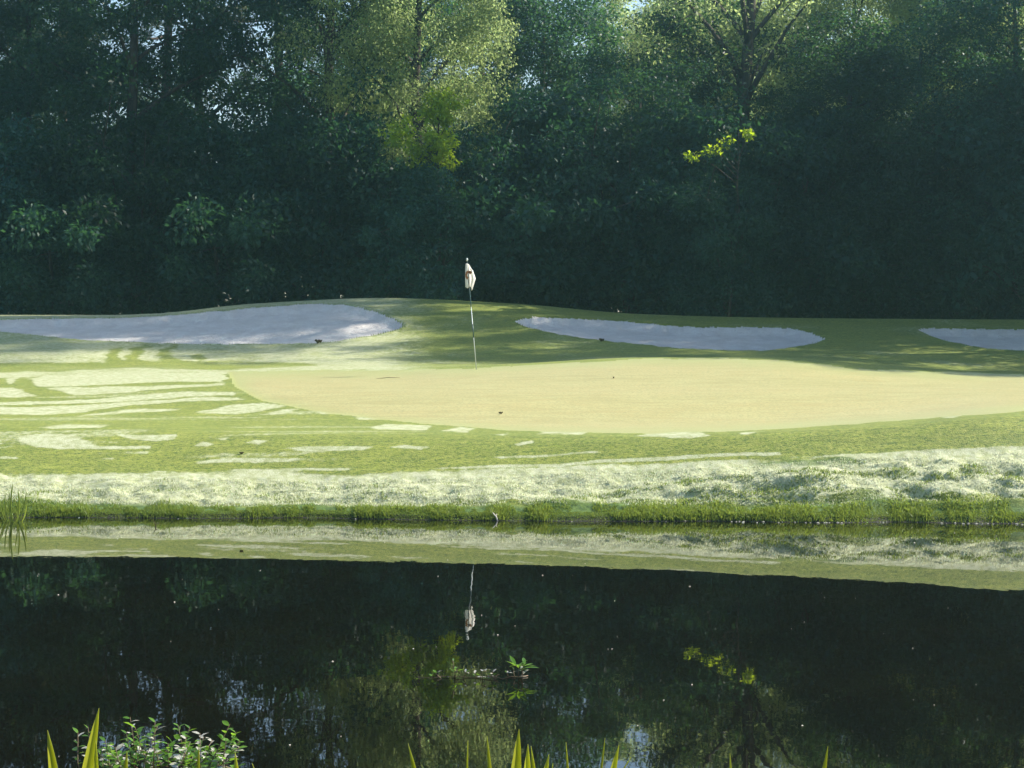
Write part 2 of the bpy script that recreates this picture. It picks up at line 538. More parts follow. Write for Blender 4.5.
# shoreline wobble
sw = (1 - sstep(2.2, 3.0, rowf)) * sstep(1.0, 1.6, rowf)
DD2 = DD2 + sw * (fbm(XX * .8, XX * 0 + 3, 31, 4) - .5) * .22
HH = HH + (fbm(XX * .35, DD * .35, 61, 3) - .5) * .10 * sstep(7.0, 8.5, rowf) * (1 - sstep(9.6, 10.4, rowf))
sand_sd = [poly_sd(b, PX, YV + (fbm(PX * .13, PX * 0, 40 + i, 3) - .5) * 1.6, 3.0) for i, b in enumerate(BUNKERS)]
for sd in sand_sd:
    HH = HH - .16 * sstep(-1.0, 9.0, sd) + .03 * sstep(-10, -3, sd) * (1 - sstep(-2, 0, sd))
green_sd = poly_sd(GREEN, PX, YV + (fbm(PX * .04, YV * .1, 9, 3) - .5) * 2.0 + (fbm(XX * 7, DD * 9, 10, 2) - .5) * .9, 3.0)
HH = HH - .012 * sstep(0, 3, green_sd)
gn = green_sd + (fbm(XX * 5, DD * 5, 12, 3) - .5) * 8
rim = np.maximum(.8 * (1 - sstep(-1.0, 5.0, gn)), .55 * (1 - sstep(0, 30, gn + (fbm(XX * .5, DD * .5, 13, 3) - .5) * 22)))
dew = np.zeros_like(PX)
JX = (fbm(XX * 2.2, DD * 2.2, 71, 3) - .5) * 16
JY = (fbm(XX * 1.7, DD * 3, 72, 3) - .5) * 2.6
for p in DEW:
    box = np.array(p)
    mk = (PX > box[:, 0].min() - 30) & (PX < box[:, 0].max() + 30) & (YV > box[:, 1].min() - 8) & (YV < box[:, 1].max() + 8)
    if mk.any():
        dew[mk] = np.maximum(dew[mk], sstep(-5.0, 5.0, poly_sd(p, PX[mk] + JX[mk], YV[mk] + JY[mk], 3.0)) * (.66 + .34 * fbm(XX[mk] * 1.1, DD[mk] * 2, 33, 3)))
# thin mower streaks of dew between the patches
stk = sstep(.58, .74, fbm(XX * .30 + 4, DD * 3.6 + .5 * np.sin(XX * .5), 35, 3)) * sstep(3.05, 3.4, rowf) * (1 - sstep(5.6, 6.4, rowf)) * (1 - sstep(330, 620, PX))
dew = np.maximum(dew, .5 * stk)
# pale strip on the bank
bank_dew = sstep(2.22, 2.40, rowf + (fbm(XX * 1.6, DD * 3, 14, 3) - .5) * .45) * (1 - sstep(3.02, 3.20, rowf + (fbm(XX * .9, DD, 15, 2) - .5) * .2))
bank_dew *= 1 - .6 * np.clip(sstep(.05, .16, -big) * (.3 + .7 * right) + .5 * sstep(.62, .75, fbm(XX * 2.1, DD * 4, 77, 3)) * (1 - sstep(2.8, 3.0, rowf)), 0, 1)  # dew colour cut back in the hollows as part of their painted shade
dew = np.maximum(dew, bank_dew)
# dewy rough below the left bunker
rough = sstep(6.35, 6.7, rowf + (fbm(XX * .5, DD, 18, 2) - .5) * .3) * (1 - sstep(360, 520, PX)) * .62
for p in SWIRLS:
    rough = rough * (1 - .62 * sstep(-4, 3, poly_sd(p, PX + JX, YV + JY, 3.0)))
dew = np.maximum(dew, rough * (.75 + .5 * fbm(XX * 1.3, DD * 1.3, 19, 3)))
dew = np.maximum(dew, .42 * sstep(6.5, 7.2, rowf) * fbm(XX * .8, DD * .8, 20, 3) * 1.4)
lush_shade = np.clip((1 - sstep(2.20, 2.40, rowf + (fbm(XX * 1.5, DD, 25, 3) - .5) * .3)) + .8 * sstep(.03, .13, -big) * right * (rowf < 3), 0, 1)  # waterside green strip and tufts, plus hollow shade painted dark green
mud = (1 - sstep(2.03, 2.10, rowf + (fbm(XX * 2, DD, 26, 3) - .5) * .10))

verts = np.stack([wx(PX, DD2), DD2, HH], -1).reshape(-1, 3)
nc = len(cols)
I = np.arange(nc - 1)[:, None] * ROWS + np.arange(ROWS - 1)[None, :]
Q = np.stack([I, I + ROWS, I + ROWS + 1, I + 1], -1).reshape(-1, 4)
fm = lambda a: a.reshape(-1)[Q].mean(1)
cls = np.zeros(len(Q), int)
cls[fm(green_sd) > 0] = 1
for i, sd in enumerate(sand_sd):
    cls[fm(sd) > 0] = 2 + i


def sub_mesh(name, sel):
    q = Q[sel]
    u, inv = np.unique(q, return_inverse=True)
    return build_mesh(name, verts[u], [inv.reshape(-1, 4)], {'dew': dew.reshape(-1)[u], 'lush_shade': lush_shade.reshape(-1)[u], 'mud': mud.reshape(-1)[u], 'rim': rim.reshape(-1)[u]})


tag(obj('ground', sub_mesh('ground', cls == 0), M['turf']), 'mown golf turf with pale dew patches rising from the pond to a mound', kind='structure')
tag(obj('putting_green', sub_mesh('putting_green', cls == 1), M['green']), 'smooth straw coloured putting green around the flagstick', kind='structure')
for i, nm in enumerate(('long sand bunker in the mound left of the flag', 'shallow sand bunker in the mound right of the flag', 'small sand bunker at the right end of the mound')):
    tag(obj('sand_bunker', sub_mesh('sand_bunker', cls == 2 + i), M['sand']), nm, 'bunker', kind='structure')

# lookup of the finished surface: world point from (px, row-feature)
vgrid = verts.reshape(nc, ROWS, 3)
pxs = cols


def surf(px, rf):
    """point on the terrain at column px (pixels) and feature-row rf"""
    px, rf = np.asarray(px, float), np.asarray(rf, float)
    ri = np.interp(rf, np.arange(len(SUB) + 1), FSTART[:len(SUB) + 1])
    ci = np.interp(px, pxs, np.arange(nc))
    c0 = np.clip(ci.astype(int), 0, nc - 2); r0 = np.clip(ri.astype(int), 0, ROWS - 2)
    fc = (ci - c0)[..., None]; fr = (ri - r0)[..., None]
    return ((vgrid[c0, r0] * (1 - fc) + vgrid[c0 + 1, r0] * fc) * (1 - fr) + (vgrid[c0, r0 + 1] * (1 - fc) + vgrid[c0 + 1, r0 + 1] * fc) * fr)


def on_ground(px, y):
    """terrain point seen at image (px, y)"""
    c = int(np.argmin(abs(pxs - px)))
    col = vgrid[c]
    yy = HY + (HC - col[:, 2]) * F / col[:, 1]
    k = FSTART[2]
    for i in range(k, ROWS - 1):
        if (yy[i] - y) * (yy[i + 1] - y) <= 0:
            t = (yy[i] - y) / (yy[i] - yy[i + 1] + 1e-9)
            return col[i] * (1 - t) + col[i + 1] * t
    return col[k]


def ground_z(x, y):
    px = 512 + x * F / y
    dk, hk = profile(float(np.clip(px, -2590, 3590)))
    return float(pchip(dk, hk, np.array([y]))[0])


# wide base sheet, near bank, water
def grid_obj(name, xs, ys, zf, mat, label):
    X, Y = np.meshgrid(xs, ys, indexing='ij')
    Z = zf(X, Y)
    v = np.stack([X, Y, Z], -1).reshape(-1, 3)
    i = np.arange(len(xs) - 1)[:, None] * len(ys) + np.arange(len(ys) - 1)[None, :]
    q = np.stack([i, i + len(ys), i + len(ys) + 1, i + 1], -1).reshape(-1, 4)
    z = np.zeros(len(v))
    me = build_mesh(name, v, [q], {'dew': z, 'lush_shade': z + .6, 'mud': z})
    return tag(obj(name, me, mat), label, kind='structure')


grid_obj('terrain', np.linspace(-1500, 1500, 40), np.linspace(-1200, 1800, 40), lambda X, Y: X * 0 - 1.3, M['turf'], 'low land around the golf course')
grid_obj('near_bank', np.linspace(-60, 60, 240), np.linspace(-40, 9, 120),
         lambda X, Y: 1.12 - 1.0 * sstep(0.5, 5.6, Y + .5 * np.sin(X * .35)) - 1.2 * sstep(5.2, 9, Y) + (fbm(X * 1.2, Y * 1.2, 90, 3) - .5) * .12, M['turf'], 'grassy near bank of the pond')
me = build_mesh('water', [(-90, 2, 0), (90, 2, 0), (90, 25, 0), (-90, 25, 0)], [[(0, 1, 2, 3)]])
tag(obj('water', me, M['water']), 'still dark pond mirroring the trees and the flag', kind='structure')

# ------------------------------------------------------------------ bank grass (beyond counting)
n = 95000
px = R.uniform(-300, 1350, n)
rf = 2.0 + np.abs(R.normal(0, .10, n)) + .14 * R.random(n) * R.random(n)
clump = fbm(px * .05, rf * 3, 51, 3)
keep = (clump > .36) | (rf < 2.13)
px, rf, clump = px[keep], rf[keep], clump[keep]
p = surf(px, rf)
h = (R.uniform(.013, .036, len(p)) * (.35 + 1.25 * sstep(.33, .66, clump)) * np.where(R.random(len(p)) < .06, 1.8, 1))
g = Geo()
n2 = 26000
px2 = np.where(R.random(n2) < .6, R.uniform(600, 1150, n2), R.uniform(-120, 1150, n2)); rf2 = R.uniform(2.28, 2.95, n2)
p2 = surf(px2, rf2)
cl2 = fbm(p2[:, 0] * 2.1 + 3, p2[:, 1] * 6.5, 83, 4) - .12 * sstep(2.6, 2.95, rf2)
k2 = cl2 > .56
g.blades(p2[k2], R.uniform(.02, .06, k2.sum()) * (.6 + 3 * (cl2[k2] - .58)), R.uniform(.006, .012, k2.sum()), R.normal(0, .45, (k2.sum(), 2)), R.random(k2.sum()) * .5)
g.blades(p, h, R.uniform(.006, .012, len(p)), R.normal(0, .35, (len(p), 2)), np.clip(R.random(len(p)) * .8 + .2 * (clump > .5), 0, 1))
tag(obj('bank_grass', g.mesh('bank_grass'), M['grass_blade']), 'bright green grass fringe along the far water edge', 'grass', kind='stuff')
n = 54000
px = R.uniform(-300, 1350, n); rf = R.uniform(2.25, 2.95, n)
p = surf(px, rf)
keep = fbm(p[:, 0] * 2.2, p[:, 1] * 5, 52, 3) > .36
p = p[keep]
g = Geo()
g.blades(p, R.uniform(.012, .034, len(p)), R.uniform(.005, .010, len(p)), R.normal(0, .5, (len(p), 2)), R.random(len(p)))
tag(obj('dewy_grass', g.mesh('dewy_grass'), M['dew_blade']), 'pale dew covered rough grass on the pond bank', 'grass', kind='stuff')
# ragged grass along the bunker lips and ridge
g = Geo()
for b in BUNKERS:
    P = np.array(b + b[:1], dtype=float)
    for (x1, y1), (x2, y2) in zip(P[:-1], P[1:]):
        L = math.hypot(x2 - x1, (y2 - y1) * 3)
        k = int(L * 4)
        t = R.random(k)
        for a in t:
            gx, gy = x1 + a * (x2 - x1), y1 + a * (y2 - y1)
            if -70 < gx < 1140:
                if y1 > 330 and gx < 1000 and R.random() < .75: continue
                q = on_ground(gx, gy + R.normal(0, .35))
                g.blades(q[None], R.uniform(.008, .032, 1), R.uniform(.008, .016, 1), R.normal(0, .5, (1, 2)), R.random(1))
tag(obj('lip_grass', g.mesh('lip_grass'), M['grass_blade']), 'ragged grass overhanging the bunker lips', 'grass', kind='stuff')
# near bank grass under the camera's view
n = 30000
x = R.uniform(-7, 7, n); y = R.uniform(1.5, 6.2, n)
z = 1.12 - 1.0 * sstep(0.5, 5.6, y + .5 * np.sin(x * .35)) - 1.2 * sstep(5.2, 9, y) + (fbm(x * 1.2, y * 1.2, 90, 3) - .5) * .12
g = Geo()
g.blades(np.stack([x, y, z - .01], 1), R.uniform(.05, .22, n), R.uniform(.004, .008, n), R.normal(0, .4, (n, 2)), R.random(n))
tag(obj('near_grass', g.mesh('near_grass'), M['grass_blade']), 'rough grass on the near pond bank', 'grass', kind='stuff')

# ------------------------------------------------------------------ trees
def leaf_cloud(g, rng, cen, rad, n, ln, wd, flat=.7, tone=None):
    u = rng.normal(size=(n, 3)); u /= np.linalg.norm(u, axis=1)[:, None]
    r = rng.random(n) ** .45
    off = u * r[:, None] * rad; off[:, 2] *= flat
    p = cen + off
    ax = rng.normal(size=(n, 3)) * .8 + u * .7 + np.array([0, 0, -.35])
    nm = rng.normal(size=(n, 3)) * .6 + np.array([0, 0, .8]) + u * .4
    L = ln * rng.uniform(.6, 1.35, n)
    tn = np.clip((rng.random() * 1.0 if tone is None else tone) + rng.normal(.05, .14, n), 0, 1)
    g.leaves(p, ax, nm, L, L * wd, tn)


def broadleaf(seed, H, z0, Rad, nlimb=18, nextra=60, nl=230, ln=.17, stems=1, r0=None, clump=(.65, 1.25), lift=.35):
    rng = np.random.default_rng(seed)
    tr, cr = Geo(), Geo()
    r0 = r0 or .017 * H
    ph = rng.uniform(0, 6.28, 4)

    def env(t, a):
        base = math.sin(math.pi * (.14 + .80 * t)) ** .75
        return Rad * base * (1 + .22 * math.sin(2 * a + ph[0] + 3 * t) + .16 * math.sin(3 * a + ph[1] - 5 * t) + .12 * math.sin(9 * t + ph[2]))
    for s in range(stems):
        k = 9
        zz = np.linspace(-.25, H * .88, k)
        dx = np.cumsum(rng.normal(0, .10, k)) * H / 18 + (0 if stems == 1 else rng.normal(0, .12) * np.arange(k))
        dy = np.cumsum(rng.normal(0, .10, k)) * H / 18 + (0 if stems == 1 else rng.normal(0, .12) * np.arange(k))
        tp = np.stack([dx - dx[0], dy - dy[0], zz], 1)
        rr = r0 / math.sqrt(stems) * (1 - .9 * np.linspace(0, 1, k)) ** .8
        rr[0] *= 1.35
        tr.tube(tp, rr, 8)
    cl = []
    for i in range(nlimb):
        t = (i + .5) / nlimb * .92
        zc = z0 + (H - z0) * t
        a = i * 2.399 + rng.normal(0, .3)
        e = env(t, a) * rng.uniform(.72, 1.0)
        zs = max(z0 * .6, zc - e * lift - .8)
        b = np.array([np.interp(zs, zz, tp[:, 0]), np.interp(zs, zz, tp[:, 1]), zs])
        end = np.array([math.cos(a) * e, math.sin(a) * e, zc + rng.normal(0, .3)])
        q = np.linspace(0, 1, 6)[:, None]
        pts = b + (end - b) * q + np.array([0, 0, 1]) * (np.sin(q * math.pi) * e * .10) + rng.normal(0, .05, (6, 3)) * q
        rl = np.interp(zs, zz, rr) * .55
        tr.tube(pts, np.linspace(max(rl, .03), .012, 6), 5)
        for f in (.45, .62, .8, 1.0):
            c = b + (end - b) * f + np.array([0, 0, math.sin(f * math.pi) * e * .10]) + rng.normal(0, .35, 3)
            cl.append(c)
            if rng.random() < .6:
                c2 = c + rng.normal(0, 1, 3) * np.array([.9, .9, .5])
                tr.tube([c - rng.normal(0, .1, 3), (c + c2) / 2 + rng.normal(0, .05, 3), c2], [.025, .015, .008], 4)
                cl.append(c2)
    for i in range(nextra):
        t = rng.random() ** .9
        a = rng.uniform(0, 6.283)
        e = env(t, a) * rng.uniform(.55, 1.05)
        cl.append(np.array([math.cos(a) * e, math.sin(a) * e, z0 + (H - z0) * t]))
    for c in cl:
        leaf_cloud(cr, rng, c, rng.uniform(*clump), int(nl * rng.uniform(.6, 1.3)), ln, .52)
    return tr.mesh('trunk'), cr.mesh('crown', False)


def pine(seed, H, z0, Rad, nlimb=26, ln=.24):
    rng = np.random.default_rng(seed)
    tr, cr = Geo(), Geo()
    k = 10
    zz = np.linspace(-.25, H, k)
    tp = np.stack([np.cumsum(rng.normal(0, .07, k)), np.cumsum(rng.normal(0, .07, k)), zz], 1)
    rr = np.linspace(.30, .03, k); rr[0] = .38
    tr.tube(tp, rr, 9)
    for i in range(nlimb):
        t = (i + .3) / nlimb
        zs = z0 + (H - z0) * t
        a = i * 2.399 + rng.normal(0, .3)
        e = Rad * (.55 + .6 * math.sin(math.pi * (.2 + .7 * t))) * rng.uniform(.55, 1.0)
        b = np.array([np.interp(zs, zz, tp[:, 0]), np.interp(zs, zz, tp[:, 1]), zs])
        end = b + np.array([math.cos(a) * e, math.sin(a) * e, rng.uniform(-.3, .9)])
        q = np.linspace(0, 1, 6)[:, None]
        pts = b + (end - b) * q + np.array([0, 0, -1]) * np.sin(q * math.pi) * .3 + rng.normal(0, .05, (6, 3)) * q
        tr.tube(pts, np.linspace(.075 * (1 - .6 * t), .015, 6), 5)
        for f in (.5, .68, .84, 1.0):
            for _ in range(2):
                c = b + (end - b) * f + rng.normal(0, .35, 3)
                n = int(rng.uniform(110, 190))
                u = rng.normal(size=(n, 3)); u /= np.linalg.norm(u, axis=1)[:, None]; u[:, 2] = abs(u[:, 2]) * .8 - .15
                pp = c + u * rng.random(n)[:, None] * .45
                L = ln * rng.uniform(.7, 1.2, n)
                cr.leaves(pp, u + rng.normal(0, .3, (n, 3)), rng.normal(size=(n, 3)), L, L * .14, np.clip(rng.random() * .6 + rng.normal(.2, .15, n), 0, 1))
    return tr.mesh('trunk'), cr.mesh('crown', False)


def proto(meshes, leaf, bark):
    t, c = meshes
    t.materials.append(bark); c.materials.append(leaf)
    return t, c


P = {
    'oak_a': proto(broadleaf(1, 18, 2.5, 4.6, 20, 70, 240), M['shaded_oak_leaf'], M['bark']),
    'oak_b': proto(broadleaf(2, 18, 3.0, 4.2, 20, 70, 240), M['shaded_oak_leaf'], M['bark']),
    'oak_c': proto(broadleaf(3, 18, 2.0, 5.0, 22, 80, 240), M['shaded_oak_leaf'], M['bark']),
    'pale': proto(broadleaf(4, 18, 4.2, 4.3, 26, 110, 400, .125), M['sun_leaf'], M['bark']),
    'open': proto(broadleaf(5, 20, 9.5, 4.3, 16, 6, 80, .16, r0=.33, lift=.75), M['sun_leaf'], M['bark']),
    'high': proto(broadleaf(10, 29, 16.8, 5.0, 20, 80, 240, lift=.2), M['shaded_oak_leaf'], M['bark']),  # crown set high, shaped to let sun streaks pass beneath
    'airy': proto(broadleaf(9, 18, 4, 4.4, 18, 24, 85), M['shaded_oak_leaf'], M['bark']),  # thinned crown, shaped to let dappled sun through
    'pine': proto(pine(6, 24, 9.5, 3.0), M['pine_leaf'], M['pine_bark']),
    'shrub_a': proto(broadleaf(7, 6, .4, 2.9, 12, 44, 190, .19, 3, .09, (.5, .9)), M['shrub_leaf'], M['bark']),
    'shrub_b': proto(broadleaf(8, 6, .3, 2.5, 12, 40, 230, .15, 4, .09, (.5, .9)), M['shrub_leaf'], M['bark']),
}
first = {}


def plant(name, kind, x, d, s, label, group=None, cat='tree', sxy=1.0, rz=None):
    z = ground_z(x, d) - .05
    rz = R.uniform(0, 6.28) if rz is None else rz
    sv = (s * sxy, s * sxy, s)
    r = thing(name, (x, d, z), label, cat, group, rz)
    r.scale = sv
    t, c = P[kind]
    obj('trunk', t, None, r); obj('crown', c, None, r)
    return r


GL, GM, GR = 'shaded trees behind the left bunker', 'shaded trees behind the flag and middle bunker', 'shaded trees behind the right bunker'
LL = 'dark shaded broadleaf tree in the forest wall behind the left bunker'
LM = 'dark shaded broadleaf tree in the forest wall behind the middle bunker'
LR = 'hazy shaded broadleaf tree in the forest wall behind the right bunker, or shade tree added out of frame'
TREES = [  # kind, px, distance, scale
    ('oak_a', -190, 58, 1.1, 1), ('oak_c', -70, 60, 1.05, 1), ('oak_b', 28, 61, .86, 1), ('oak_a', 130, 58, .95, 1), ('oak_c', 196, 62, .95, .9), ('oak_b', 326, 59, 1.0, .9), ('oak_a', 360, 64, 1.1, 1),
    ('oak_b', 548, 66, .80, 1.2), ('oak_c', 640, 55, .52, 1.4), ('oak_a', 700, 59, .66, 1.2), ('oak_b', 845, 53, .54, 1.4),
    ('oak_a', 925, 54, .58, 1.4), ('oak_c', 1015, 53, .66, 1.2), ('high', 1133, 52, 1.13, .75), ('oak_c', 1164, 49.5, .88, .95), ('high', 1228, 54.5, 1.29, .8), ('oak_b', 1311, 50, 1.0, .9), ('airy', 1177, 46, .98, .95), ('oak_b', 1370, 45, 1.02, .9), ('oak_b', 1290, 39, .62, .95), ('oak_b', 1500, 39.5, .75, .95),  # those beyond the right frame edge are unseen, added to shade the mound
    ('oak_a', 500, 71, .95, 1),
]
for k, px, d, s, sxy in TREES:
    lab, grp = (LL, GL) if px < 480 else (LM, GM) if px < 880 else (LR, GR)
    plant('oak_tree', k, wx(px, d), d, s, lab, grp, sxy=sxy)
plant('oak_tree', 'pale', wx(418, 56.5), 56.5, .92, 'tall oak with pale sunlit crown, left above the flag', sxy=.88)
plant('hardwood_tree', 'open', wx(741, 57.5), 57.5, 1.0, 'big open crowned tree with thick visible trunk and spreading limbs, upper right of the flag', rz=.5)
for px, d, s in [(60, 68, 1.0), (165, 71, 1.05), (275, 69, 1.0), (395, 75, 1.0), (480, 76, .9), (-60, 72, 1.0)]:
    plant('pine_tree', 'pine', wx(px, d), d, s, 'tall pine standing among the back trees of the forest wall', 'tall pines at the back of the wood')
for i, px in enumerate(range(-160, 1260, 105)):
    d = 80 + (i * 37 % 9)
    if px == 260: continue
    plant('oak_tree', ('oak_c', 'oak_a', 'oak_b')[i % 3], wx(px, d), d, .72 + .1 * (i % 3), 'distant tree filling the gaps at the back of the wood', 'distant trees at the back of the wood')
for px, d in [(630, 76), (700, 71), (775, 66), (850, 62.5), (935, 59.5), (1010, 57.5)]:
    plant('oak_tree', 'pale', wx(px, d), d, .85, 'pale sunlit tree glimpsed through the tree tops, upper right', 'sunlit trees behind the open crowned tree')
for i, (px, d, s) in enumerate([(-120, 53, 1.1), (-20, 54, 1.15), (62, 53.5, 1.0), (145, 54.5, 1.2), (228, 54, 1.05), (305, 55, 1.2), (385, 54, 1.05), (470, 54.5, 1.1), (548, 54, 1.2),
                                (628, 53, 1.1), (690, 52.5, 1.1), (752, 51.6, 1.1), (815, 52.5, 1.1), (875, 52, 1.0), (920, 57, .9), (962, 53.5, 1.1), (1040, 52, 1.3), (1130, 50, 1.3), (437, 50.3, .66), (726, 49.4, .72)]):
    lab, grp = (('dark leafy shrub at the foot of the trees behind the left bunker', 'shrubs behind the left bunker') if px < 480 else
                ('dark leafy shrub at the foot of the trees behind the middle bunker', 'shrubs behind the middle bunker') if px < 900 else
                ('dark leafy shrub at the foot of the trees behind the right bunker', 'shrubs behind the right bunker'))
    plant('understory_shrub', ('shrub_a', 'shrub_b')[i % 2], wx(px, d), d, s, lab, grp, 'shrub')


# young lime-green tree catching the sun
def lime_tree(px, d, pts, label, nl=90, rs=1.0):
    """pts: list of (px, row) leaf sprays; the tree's stem rises from the ground"""
    rng = np.random.default_rng(int(px))
    x0 = wx(px, d); z0 = ground_z(x0, d)
    r = thing('young_tree', (x0, d, z0), label, 'tree')
    tr, cr = Geo(), Geo()
    top = max(wz(b, d) for a, b in pts) - z0
    zz = np.linspace(-.2, top, 8)
    tp = np.stack([np.cumsum(rng.normal(0, .05, 8)), np.cumsum(rng.normal(0, .05, 8)), zz], 1); tp[0, :2] = 0
    tr.tube(tp, np.linspace(.045, .012, 8), 7)
    for a, b in pts:
        c = np.array([wx(a, d) - x0, rng.normal(0, .25), wz(b, d) - z0])
        zs = max(.5, c[2] - .5 - abs(c[0]) * .4)
        s = np.array([np.interp(zs, zz, tp[:, 0]), np.interp(zs, zz, tp[:, 1]), zs])
        tr.tube([s, (s + c) / 2 + np.array([0, 0, .08]), c], [.022, .014, .006], 5)
        for _ in range(3):
            leaf_cloud(cr, rng, c + rng.normal(0, .14 * rs, 3), rs * rng.uniform(.2, .36), int(nl * .6), .13, .6, .6)
    obj('trunk', tr.mesh('trunk'), M['bark'], r); obj('crown', cr.mesh('crown', False), M['sunlit_lime_leaf'], r)


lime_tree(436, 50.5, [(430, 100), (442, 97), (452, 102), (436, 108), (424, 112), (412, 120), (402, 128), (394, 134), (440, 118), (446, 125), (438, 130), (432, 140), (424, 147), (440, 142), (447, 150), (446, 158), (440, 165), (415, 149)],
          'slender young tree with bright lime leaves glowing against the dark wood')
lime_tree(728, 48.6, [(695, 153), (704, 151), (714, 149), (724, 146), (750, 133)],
          'young tree with a low spray of sunlit lime leaves right of centre', 34, .55)

# ------------------------------------------------------------------ flagstick
base = on_ground(476.5, 369.5)
D0 = float(base[1]); kk = F / D0
fr = thing('flagstick', tuple(base), 'slightly leaning golf flagstick with limp white flag on the putting green', 'flagstick')


def fp(px, y, dy=0.0):
    return np.array([(px - 512) / kk - base[0], dy, wz(y, D0) - base[2]])


bot, top = fp(476.5, 369.5), fp(467, 259.5)
bot[2] -= .03
segs = [(0, .27, 'pole'), (.27, .335, 'pole'), (.60, .66, 'pole'), (.66, .70, 'pole')]
g = Geo(); gd = Geo()
at = lambda t: bot + (top - bot) * t
g.tube([at(0), at(.58)], [.0092, .0085], 10)
obj('pole', g.mesh('pole'), M['pole'], fr)
g = Geo(); g.tube([at(.575), at(.585), at(1)], [.0098, .0092, .0085], 10)
g.tube([at(.30), at(.42)], [.0112, .0110], 10)
obj('pole_band', g.mesh('pole_band'), M['pole_dark'], fr)
g = Geo()
g.tube([at(.985), at(.995), at(1.0), at(1.008), at(1.014)], [.010, .019, .022, .017, .004], 10)
obj('knob', g.mesh('knob'), M['pole'], fr)
# limp flag: four folds running down from the pole
LINES = [
    [(465.6, 263.5, .0), (465.2, 271, -.012), (465.2, 280, -.02), (465.6, 287, -.01)],
    [(467.2, 263.5, -.02), (467.3, 271, -.045), (467.4, 280, -.055), (467.6, 288.3, -.04)],
    [(468.2, 264.2, .02), (468.9, 271, .05), (469.6, 279, .06), (469.3, 287.0, .05)],
    [(468.4, 264.0, .0), (471.8, 270, -.03), (473.4, 279, -.05), (470.8, 287, -.03)],
    [(468.6, 263.8, .0), (473.0, 271, .01), (475.6, 278.5, .02), (471.9, 291.0, .0)],
]
LN = np.array(LINES, float)


def flag_pt(u, v):
    """u 0..4 across the folds, v 0..3 down"""
    us = np.arange(5.); vs = np.arange(4.)
    cols_ = np.array([[np.interp(v, vs, LN[i, :, c]) for c in range(3)] for i in range(5)])
    q = [pchip(us, cols_[:, c], np.array([u]))[0] for c in range(3)]
    return fp(q[0], q[1], q[2])


def flag_mesh(name, u0, u1, v0, v1, nu, nv, off=0.0, oval=False):
    us, vs = np.linspace(u0, u1, nu), np.linspace(v0, v1, nv)
    v = np.array([[flag_pt(a, b) for b in vs] for a in us])
    du, dv = np.gradient(v, axis=0), np.gradient(v, axis=1)
    nn = np.cross(du, dv); nn /= np.linalg.norm(nn, axis=2)[..., None] + 1e-9
    if nn[..., 1].mean() > 0: nn = -nn
    v = v + nn * off
    i = np.arange(nu - 1)[:, None] * nv + np.arange(nv - 1)[None, :]
    q = np.stack([i, i + nv, i + nv + 1, i + 1], -1).reshape(-1, 4)
    if oval:
        cu = np.repeat((np.arange(nu - 1) + .5) / (nu - 1), nv - 1) * 2 - 1
        cv = np.tile((np.arange(nv - 1) + .5) / (nv - 1), nu - 1) * 2 - 1
        rr = np.hypot(cu, cv)
        q = q[(rr < 1) & (rr > .45) & (cu + cv < .5)]
    vv = v.reshape(-1, 3)
    return build_mesh(name, vv, [q])


fl = obj('flag', flag_mesh('flag', 0, 4, 0, 3, 33, 25), M['cloth'], fr)
so = fl.modifiers.new('thickness', 'SOLIDIFY'); so.thickness = .002; so.offset = 0
em = obj('emblem', flag_mesh('emblem', .1, 3.1, .95, 2.0, 31, 21, .003, True), M['emblem'], fl)

# ------------------------------------------------------------------ small things on the turf
def litter(px, y, size, label, name='fallen_leaf', cat='leaf', mat='leaf_litter', seed=0):
    q = on_ground(px, y)
    rng = np.random.default_rng(seed)
    nu, nv = 9, 7
    a, b = np.meshgrid(np.linspace(-1, 1, nu), np.linspace(-1, 1, nv), indexing='ij')
    w = np.sqrt(np.clip(1 - a ** 2, .02, 1)) * (.55 + .1 * np.sin(a * 9))
    v = np.stack([a * size, b * w * size * .7, size * (.25 + .7 * b ** 2 * w + .35 * a ** 2 + .1 * np.sin(a * 7))], -1)
    i = np.arange(nu - 1)[:, None] * nv + np.arange(nv - 1)[None, :]
    o = obj(name, build_mesh(name, v.reshape(-1, 3), [np.stack([i, i + nv, i + nv + 1, i + 1], -1).reshape(-1, 4)]), M[mat])
    o.location = q + np.array([0, 0, -.25 * size * .6]); o.rotation_euler = (0, 0, rng.uniform(0, 6))
    o.scale = (1, 1, 1.7)
    m = o.modifiers.new('thickness', 'SOLIDIFY'); m.thickness = .004
    return tag(o, label, cat)


litter(499.7, 414, .035, 'small curled brown leaf on the putting green below the flag', seed=1)
litter(612.5, 378.3, .028, 'tiny dark leaf on the putting green right of the flag', seed=2)
litter(318, 344, .10, 'dark leaf clump on the front lip of the left bunker', 'leaf_clump', 'leaf clump', seed=3)
litter(602.5, 342, .08, 'dark leaf clump on the front lip of the middle bunker', 'leaf_clump', 'leaf clump', seed=4)
litter(201, 344, .035, 'small pale stone at the front lip of the left bunker', 'pebble', 'stone', 'driftwood', seed=5)
litter(241, 454, .03, 'dark brown leaf on the dewy fairway grass', seed=6)
q1, q2 = on_ground(376, 378.6), on_ground(399, 377.6)
g = Geo(); mid = (q1 + q2) / 2 + np.array([0, .02, .005])
g.tube([(q1 - mid), np.array([0, 0, .004]), (q2 - mid)], [.003, .006, .003], 6)
o = obj('twig', g.mesh('twig'), M['leaf_litter']); o.location = mid; tag(o, 'thin dark twig lying on the putting green left of the flag', 'twig')
q1 = on_ground(499, 521)
g = Geo(); g.tube([(0, 0, -.03), (-.03, .02, .05), (-.075, .05, .10)], [.010, .009, .005], 7); g.tube([(-.03, .02, .05), (-.02, .05, .085)], [.006, .003], 6)
